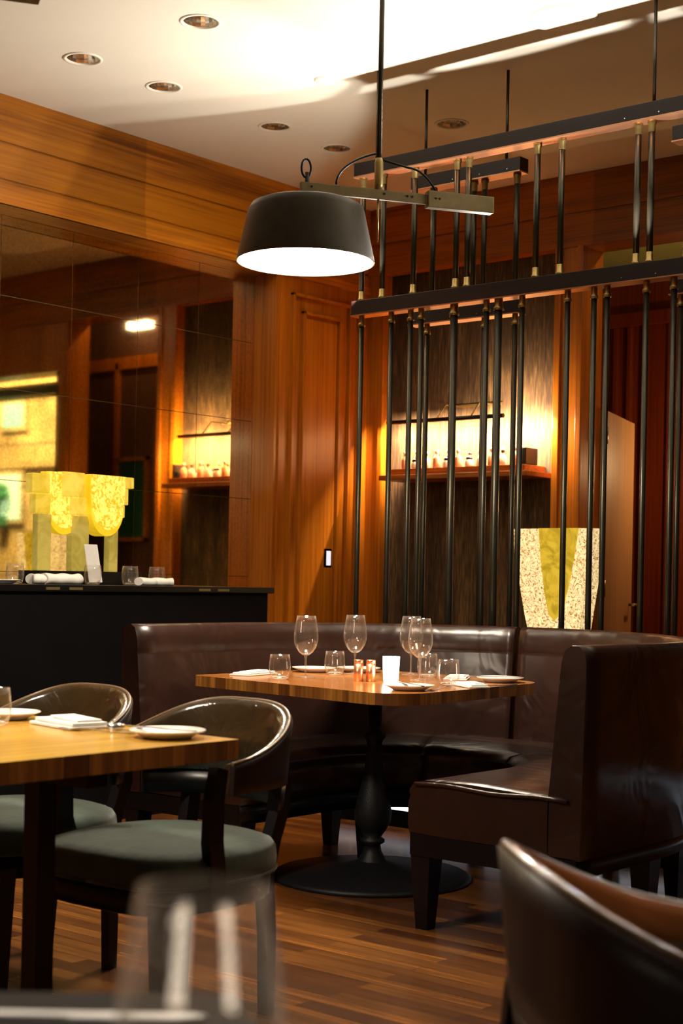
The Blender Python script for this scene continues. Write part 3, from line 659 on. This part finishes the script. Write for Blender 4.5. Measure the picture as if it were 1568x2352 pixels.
TZ = 0.7505
wg = wine_glass('wine glass standing leftmost on the booth table'); wg.location = (4.277, 3.757, TZ)
dup(wg, (4.60, 3.783, TZ), label='wine glass in the middle of the booth table, behind the copper shakers')
dup(wg, (4.76, 3.627, TZ), label='rear of the two overlapping wine glasses right of the white candle holder')
dup(wg, (4.519, 3.40, TZ), label='front of the two overlapping wine glasses right of the white candle holder')
def tumbler(label):
    t = thing('tumbler', label, 'tumbler', group='stemless tumblers')
    pf = [(0, 0.0), (0.026, 0.0), (0.033, 0.006), (0.0395, 0.028), (0.0405, 0.045), (0.038, 0.072), (0.0355, 0.091), (0.0345, 0.091), (0.037, 0.072), (0.0393, 0.045), (0.038, 0.028), (0.031, 0.013), (0.02, 0.010), (0, 0.010)]
    obj('glass_body', lathe(NB(), pf, 36), M['glass'], t)
    obj('glass_bottom', lathe(NB(), [(0, 0.0005), (0.025, 0.0005), (0.030, 0.006), (0.02, 0.0095), (0, 0.0095)], 24), M['glasslow'], t)
    return t
tb = tumbler('stemless tumbler furthest left on the booth table'); tb.location = (4.12, 3.745, TZ)
dup(tb, (4.498, 3.80, TZ), label='stemless tumbler between the two left wine glasses on the booth table')
dup(tb, (4.70, 3.50, TZ), label='stemless tumbler half hidden behind the paired wine glasses')
dup(tb, (4.418, 3.196, TZ), label='stemless tumbler right of the wine glasses on the booth table')
dup(tb, (2.275, 3.00, TZ), label='tumbler cut by the left photo edge on the honey coloured table')
def plate(label, r=0.088, group='small white plates'):
    pf = [(0, 0.003), (r * 0.55, 0.003), (r * 0.62, 0.0), (r * 0.66, 0.003), (r * 0.85, 0.012), (r, 0.017), (r, 0.019), (r * 0.84, 0.0145), (r * 0.64, 0.007), (0, 0.006)]
    return tag(obj('plate', lathe(NB(), pf, 48), M['china']), label, 'plate', group)
pl = plate('white side plate at the far left edge of the booth table'); pl.location = (4.56, 3.96, TZ)
def dp(loc, label): o = pl.copy(); COL.objects.link(o); o.location = loc; o['label'] = label; return o
dp((4.72, 3.86, TZ), 'white side plate at the back of the booth table behind the candle holder')
dp((4.085, 3.12, TZ), 'white side plate at the near edge of the booth table')
dp((4.71, 3.17, TZ), 'white side plate at the right end of the booth table')
dp((2.405, 2.53, TZ), 'white side plate near the corner of the honey coloured table')
dp((2.40, 3.12, TZ), 'white side plate at the far left of the honey coloured table')
def knife(label, loc, rz, name='knife'):
    b = NB(); prism(b, [(-0.10, -0.006), (0.0, -0.005), (0.0, -0.009), (0.09, -0.008), (0.115, 0.002), (0.10, 0.007), (0.0, 0.006), (-0.10, 0.006)], 0.0, 0.003)
    o = tag(obj('knife', b, M['steel']), label, 'knife', 'table knives'); o.location = loc; o.rotation_euler = (0, 0, rz); return o
def fork(label, loc, rz):
    b = NB(); bar(b, [(-0.10, 0, 0.002), (-0.02, 0, 0.003), (0.04, 0, 0.008), (0.06, 0, 0.004)], [0.012, 0.007, 0.006, 0.022], 0.0025, axis=(0, 1, 0))
    for k in range(4): bar(b, [(0.06, -0.0085 + k * 0.0057, 0.004), (0.10, -0.008 + k * 0.0053, 0.006)], 0.003, 0.002, axis=(0, 1, 0))
    o = tag(obj('fork', b, M['steel']), label, 'fork', 'table forks'); o.location = loc; o.rotation_euler = (0, 0, rz); return o
def napkin(label, loc, rz, L=0.16, Wd=0.085, h=0.012):
    b = NB(); box(b, -L / 2, L / 2, -Wd / 2, Wd / 2, 0, h * 0.45, 0.002); box(b, -L / 2 + 0.006, L / 2 - 0.01, -Wd / 2 + 0.004, Wd / 2 - 0.01, h * 0.45, h, 0.003)
    box(b, -L / 2 + 0.02, L / 2 - 0.05, -Wd / 2 + 0.012, Wd / 2 - 0.03, h, h * 1.35, 0.002)
    for v in b.verts: v.co.z += max(0, 0.003 * math.sin(v.co.x * 30))
    o = tag(obj('napkin', b, M['linen'], smooth=False), label, 'napkin', 'folded white napkins'); o.location = loc; o.rotation_euler = (0, 0, rz); return o
napkin('folded white napkin at the left corner of the booth table', (4.22, 3.97, TZ), R(10), 0.20, 0.09)
napkin('folded white napkin at the near right of the booth table beside the cutlery', (4.40, 3.085, TZ), R(60), 0.15, 0.08)
napkin('folded white napkin behind the right tumbler on the booth table', (4.70, 3.36, TZ), R(30), 0.15, 0.09)
napkin('large folded white napkin on the honey coloured table', (2.40, 2.87, TZ), R(80), 0.20, 0.11, 0.016)
fork('fork lying beside the near plate on the booth table', (4.23, 3.09, TZ), R(15))
fork('fork beside the large napkin on the honey coloured table', (2.36, 2.72, TZ), R(110))
fork('second fork beside the large napkin on the honey coloured table', (2.41, 2.70, TZ), R(120))
knife('knife lying at the near right edge of the booth table', (4.52, 3.06, TZ), R(-10))
knife('knife lying between the right napkins on the booth table', (4.50, 3.17, TZ), R(20))
knife('knife resting across the near plate on the booth table', (4.10, 3.12, TZ + 0.018), R(60))
knife('knife resting across the corner plate on the honey coloured table', (2.40, 2.55, TZ + 0.018), R(100))
knife('knife resting across the right plate on the booth table', (4.70, 3.18, TZ + 0.018), R(120))
tag(obj('napkin_ring', lathe(NB(), [(0.018, 0), (0.022, 0), (0.022, 0.014), (0.018, 0.014), (0.018, 0)], 24), M['steel'], loc=(2.43, 2.735, TZ)), 'steel ring beside the forks on the honey coloured table', 'napkin ring')
for i, (x, y, lab) in enumerate(((4.285, 3.505, 'left of the two copper cylinder shakers on the booth table'), (4.315, 3.472, 'right of the two copper cylinder shakers on the booth table'))):
    s = thing('shaker', lab, 'shaker', (x, y, TZ), group='copper shakers')
    obj('shaker_body', lathe(NB(), [(0, 0), (0.0175, 0), (0.0175, 0.064), (0, 0.064)], 28), M['copper'], s)
    obj('shaker_lid', lathe(NB(), [(0, 0.0645), (0.0175, 0.0645), (0.0175, 0.076), (0.0155, 0.079), (0, 0.079)], 28), M['copper'], s)
v = thing('candle_holder', 'glowing white tapered candle holder in the middle of the booth table', 'candle holder', (4.343, 3.400, TZ))
obj('opal_cup', lathe(NB(), [(0, 0), (0.025, 0), (0.028, 0.01), (0.0315, 0.094), (0.0295, 0.094), (0.026, 0.012), (0, 0.008)], 32), M['candle'], v)
obj('candle', lathe(NB(), [(0, 0.009), (0.019, 0.009), (0.019, 0.04), (0, 0.038)], 20), M['linen'], v)

# ------------------------------------------------------------------ foreground table and glass
def cam_xy(lat, d): return (d * math.cos(R(40)) + lat * math.sin(R(40)), d * math.sin(R(40)) - lat * math.cos(R(40)))
pts = [cam_xy(-0.09, 1.345), cam_xy(-1.0, 1.30), cam_xy(-0.95, 0.42), cam_xy(0.20, 0.40)]
ft = thing('dining_table', 'dark table in the bottom left foreground holding the blurred glass', 'table')
b = NB(); prism(b, pts, 0.705, 0.75); obj('tabletop', b, M['darktop'], ft)
q = cam_xy(-0.5, 0.85)
obj('pedestal', lathe(NB(), [(0.03, 0.705), (0.03, 0.05), (0.10, 0.03), (0.25, 0.012), (0.25, 0)], 24, q[0], q[1]), M['iron'], ft)
fg = wine_glass('large blurred wine glass close to the camera at the bottom'); fg['group'] = 'wine glasses'; q = cam_xy(-0.070, 0.80); fg.location = (q[0], q[1], TZ)
fg.scale = (0.96, 0.96, 0.885)
q = cam_xy(-0.22, 1.262)
dup(v, (*cam_xy(0.03, 0.70), TZ), label='lit candle holder right of the blurred glass, on the dark foreground table')  # added below the view so its glow streaks the glass
dup(v, (*cam_xy(-0.20, 0.66), TZ), label='lit candle holder left of the blurred glass, on the dark foreground table')  # second added candle, for the streak on the glass's left
knife('knife catching a pale streak of light on the dark foreground table', (q[0], q[1], TZ), R(-50)).data.materials[0] = M['steelr']

# ------------------------------------------------------------------ serving partition by the mirror with its tableware
ZC = 1.074
pt = thing('serving_counter', 'tall black serving counter in front of the mirror', 'counter', (0, 0, 0))
obj('body', box(NB(), 1.8, 5.64, 5.22, 5.93, 0, ZC - 0.03), M['blackmatte'], pt)
obj('top', box(NB(), 1.78, 5.668, 5.20, 5.95, ZC - 0.03, ZC, 0.003), M['black'], pt)
b = NB()
for x in (4.20, 4.33, 5.13, 5.26): box(b, x, x + 0.075, 5.194, 5.20, ZC - 0.022, ZC - 0.010)  # gold reflections on the glossy edge, put in as small strips
obj('brass_label', b, M['brassdull'], pt)
CZ = ZC + 0.0005
def stand_glass(label, loc, k=1.0): return dup(tb, loc, label=label, group='tumblers on the counter')
stand_glass('tumbler left of centre on the black counter beside white cloth', (4.886, 5.42, CZ))
stand_glass('rightmost tumbler on the black counter', (5.06, 5.42, CZ))
stand_glass('tumbler just right of the glass sculpture on the counter', (4.87, 5.80, CZ))
stand_glass('tumbler at the far left end of the black counter', (4.19, 5.40, CZ))
def roll(label, loc, rz, L, rr, wob=0.0):
    b = NB(); tube(b, [(-L / 2 + L * k / 12, wob * math.sin(k * 1.3), rr * (0.94 + 0.05 * math.sin(k * 1.1))) for k in range(13)], [rr * (0.92 + 0.06 * math.sin(k * 1.1 + 1)) for k in range(13)], 16)
    for vv in b.verts: vv.co.y *= 1.35; vv.co.z = max(vv.co.z, 0.0)
    o = tag(obj('napkin', b, M['linen'], loc=loc), label, 'napkin', 'folded white napkins'); o.rotation_euler = (0, 0, rz); return o
roll('rolled white napkin lying on the black counter below the sculpture', (4.36, 5.29, CZ), R(2), 0.205, 0.026)
roll('crumpled white cloth on the counter beside the right tumblers', (4.98, 5.34, CZ), R(-8), 0.20, 0.020, 0.010)
roll('small crumpled white cloth at the left end of the counter', (4.205, 5.26, CZ), R(-10), 0.065, 0.024, 0.006)
o = dp((4.08, 5.36, CZ), 'flat plate at the left end of the black counter'); o['group'] = 'small white plates'
g = stand_glass('tumbler holding an upright white napkin on the counter', (4.56, 5.31, CZ))
b = NB(); box(b, -0.030, 0.030, -0.008, 0.008, 0.012, 0.185, 0.003)
for vv in b.verts: vv.co.x += -0.16 * (vv.co.z - 0.02) + 0.012; vv.co.y += 0.01 * math.sin(vv.co.z * 40)
o = tag(obj('napkin', b, M['linen'], loc=(4.56, 5.31, CZ)), 'tall folded white napkin standing up in a tumbler on the counter', 'napkin'); o.rotation_euler = (0, 0, R(-50))

# glass sculpture on the counter
sc = thing('glass_sculpture', 'glowing yellow glass sculpture with two bowls between stepped columns', 'sculpture', (4.739, 5.60, CZ)); sc.scale = (0.948, 1, 1)
obj('plinth', box(NB(), -0.335, 0.34, -0.075, 0.075, 0, 0.062, 0.003), M['black'], sc)
def half_bowl(bm, cx, w, h, ztop, y0, y1, n=16):
    P = [(cx - w / 2, ztop), (cx - w / 2 * 0.98, ztop - h * 0.35)]
    for k in range(n + 1):
        a = PI + PI * k / n; P.append((cx + w / 2 * 0.92 * math.cos(a), ztop - h * 0.55 + h * 0.45 * math.sin(a)))
    P += [(cx + w / 2 * 0.98, ztop - h * 0.35), (cx + w / 2, ztop)]
    f = [bm.verts.new((x, y0, z)) for x, z in P]; g_ = [bm.verts.new((x, y1, z)) for x, z in P]
    bm.faces.new(f); bm.faces.new(g_[::-1])
    for k in range(len(P)): bm.faces.new((f[k], f[(k + 1) % len(P)], g_[(k + 1) % len(P)], g_[k]))
    return bm
ZT = 0.525
for cx, w_ in ((-0.138, 0.215), (0.106, 0.222)):
    yo = -0.040 if cx > 0 else 0.0
    bw = obj('bowl', half_bowl(NB(), cx, w_, 0.262, ZT, -0.030 + yo, 0.030), M['g_gold'], sc)
    obj('bowl_rim', half_bowl(NB(), cx, w_ + 0.014, 0.290, ZT - 0.002, -0.022 + yo, 0.024), M['g_goldsm'], bw)
for c0, c1, parts in ((-0.310, -0.227, ((-0.330, -0.238, 0.327, 0.418), (-0.353, -0.243, 0.420, 0.512))),
                      (-0.096, 0.014, ((-0.112, -0.008, 0.327, 0.410), (-0.164, -0.022, 0.412, 0.530))),
                      (0.150, 0.208, ((0.186, 0.247, 0.327, 0.388), (0.205, 0.270, 0.390, 0.470), (0.247, 0.307, 0.472, 0.527)))):
    k = obj('column', box(NB(), c0, c1, -0.034, 0.008, 0.062, 0.325, 0.005), M['g_pale'], sc)
    for a0, a1, z0, z1 in parts: obj('column_block', box(NB(), a0, a1, -0.038, 0.012, z0, z1, 0.006), M['g_gold2'], k)

# crackled glass vessel on a stand behind the screens
vt = thing('glass_vessel', 'glowing crackled glass vessel with a flat top behind the metal rods', 'sculpture', (6.80, 4.222, 0.83))
# flat-topped body tapering to the foot, long side along y
def slab(bm, Y, Z, x0, x1):
    f = [bm.verts.new((x0, y, z)) for y, z in zip(Y, Z)]; g_ = [bm.verts.new((x1, y, z)) for y, z in zip(Y, Z)]
    bm.faces.new(f); bm.faces.new(g_[::-1]); n_ = len(Y)
    for k in range(n_): bm.faces.new((f[k], f[(k + 1) % n_], g_[(k + 1) % n_], g_[k]))
    return bm
out = [(0.245, 0.58), (0.238, 0.45), (0.205, 0.30), (0.165, 0.12), (0.145, 0.05), (0.13, 0.0), (-0.14, 0.0), (-0.165, 0.05), (-0.18, 0.14), (-0.205, 0.30), (-0.232, 0.47), (-0.238, 0.58)]
obj('crackled_body', slab(NB(), [p_[0] for p_ in out], [p_[1] for p_ in out], -0.06, 0.06), M['g_ice'], vt)
inn = [(0.085, 0.582), (0.070, 0.42), (0.045, 0.26), (0.015, 0.13), (-0.02, 0.10), (-0.065, 0.14), (-0.10, 0.27), (-0.13, 0.42), (-0.155, 0.582)]
obj('amber_core', slab(NB(), [p_[0] for p_ in inn], [p_[1] for p_ in inn], -0.068, 0.05), M['g_amber'], vt)
st = thing('display_stand', 'black display stand under the crackled glass vessel', 'stand', (6.80, 4.222, 0))
obj('column', box(NB(), -0.12, 0.12, -0.18, 0.18, 0.02, 0.80, 0.004), M['blackmatte'], st)
obj('top', box(NB(), -0.15, 0.15, -0.24, 0.24, 0.80, 0.83, 0.004), M['black'], st)
obj('foot', box(NB(), -0.15, 0.15, -0.22, 0.22, 0, 0.02, 0.002), M['black'], st)

# ------------------------------------------------------------------ wall shelf with bottles and its lamp
sh = thing('wall_shelf', 'lit wooden wall shelf in the dark niche carrying small bottles', 'shelf', (0, 0, 0))
obj('shelf_board', box(NB(), 7.36, NX, 4.80, 5.89, 1.745, 1.775, 0.003), M['wood_y'], sh)
obj('shelf_ledge', box(NB(), 7.40, NX, 4.84, 5.84, 1.775, 1.815, 0.003), M['wood_y'], sh)
SZ = 1.8155
bl = thing('wall_lamp', 'slim black bar wall lamp above the bottle shelf', 'lamp', (0, 0, 0))
obj('lamp_bar', tube(NB(), [(7.36, 4.965, 2.10), (7.36, 5.83, 2.10)], 0.013, 12), M['black'], bl)
obj('bracket', box(NB(), NX - 0.02, NX, 5.15, 5.5, 2.20, 2.215), M['brass'], bl)
for y in (5.20, 5.45): obj('arm', tube(NB(), [(NX, y, 2.205), (7.45, y, 2.20), (7.36, y, 2.105)], 0.005, 8), M['brass'], bl)
pale = simple('pale pink glass', (0.80, 0.55, 0.42), 0.2, coat=0.5); darkb = simple('dark bottle glass', (0.05, 0.018, 0.01), 0.15, coat=0.6); amber = simple('copper toned glass', (0.55, 0.22, 0.12), 0.2, coat=0.5)
def bottle(cap, body, label, h=0.11):
    t = thing('small_bottle', label, 'bottle', group='small bottles on the niche shelf')
    obj('bottle_body', lathe(NB(), [(0, 0), (0.022, 0), (0.024, 0.004), (0.024, h * 0.5), (0.018, h * 0.62), (0.009, h * 0.70), (0.008, h * 0.82), (0, h * 0.82)], 18), body, t)
    obj('cap', lathe(NB(), [(0, h * 0.80), (0.012, h * 0.80), (0.013, h * 0.97), (0.009, h), (0, h)], 14), cap, t)
    return t
def jar(body, label):
    t = thing('glass_jar', label, 'jar', group='low glass jars on the niche shelf')
    obj('jar_body', lathe(NB(), [(0, 0), (0.024, 0), (0.027, 0.01), (0.027, 0.035), (0.021, 0.043), (0, 0.043)], 18), body, t)
    obj('lid', lathe(NB(), [(0, 0.043), (0.022, 0.043), (0.022, 0.056), (0.012, 0.062), (0, 0.062)], 16), M['black'], t)
    return t
kinds = [bottle(pale, amber, 'small bottle with copper body and pale round stopper on the niche shelf'), bottle(darkb, pale, 'small pale bottle with a dark cap on the niche shelf', 0.095),
         bottle(pale, darkb, 'small dark bottle with a pale cap on the niche shelf', 0.12), jar(pale, 'low pale glass jar with a black lid on the niche shelf')]
first = [True] * 4; y = 5.80; k = 0
seq = [3, 0, 2, 3, 0, 1, 1, 0, 2, 3, 1, 0, 1, 3, 0, 1, 3, 0, 2, 1, 3, 0]
for i, ki in enumerate(seq):
    loc = (7.445 if i % 2 else 7.51, 5.79 - i * 0.0405, SZ)
    if first[ki]: kinds[ki].location = loc; first[ki] = False
    else: dup(kinds[ki], loc)
tag(obj('wooden_box', box(box(NB(), 7.42, 7.55, 4.845, 4.875, SZ, SZ + 0.10, 0.006), 7.42, 7.55, 4.875, 4.90, SZ, SZ + 0.045, 0.004), M['rail']), 'small dark curved box at the right end of the niche shelf', 'box')

# switch
sw = thing('light_switch', 'glowing white touch switch in a grey frame on the cherry wall', 'switch', (7.18, YW, 1.254))
obj('frame', box(NB(), -0.040, 0.040, -0.010, 0.0, -0.062, 0.062, 0.003), M['steel'], sw)
obj('glowing_panel', box(NB(), -0.014, 0.026, -0.013, -0.009, -0.045, 0.045, 0.002), M['switch'], sw)
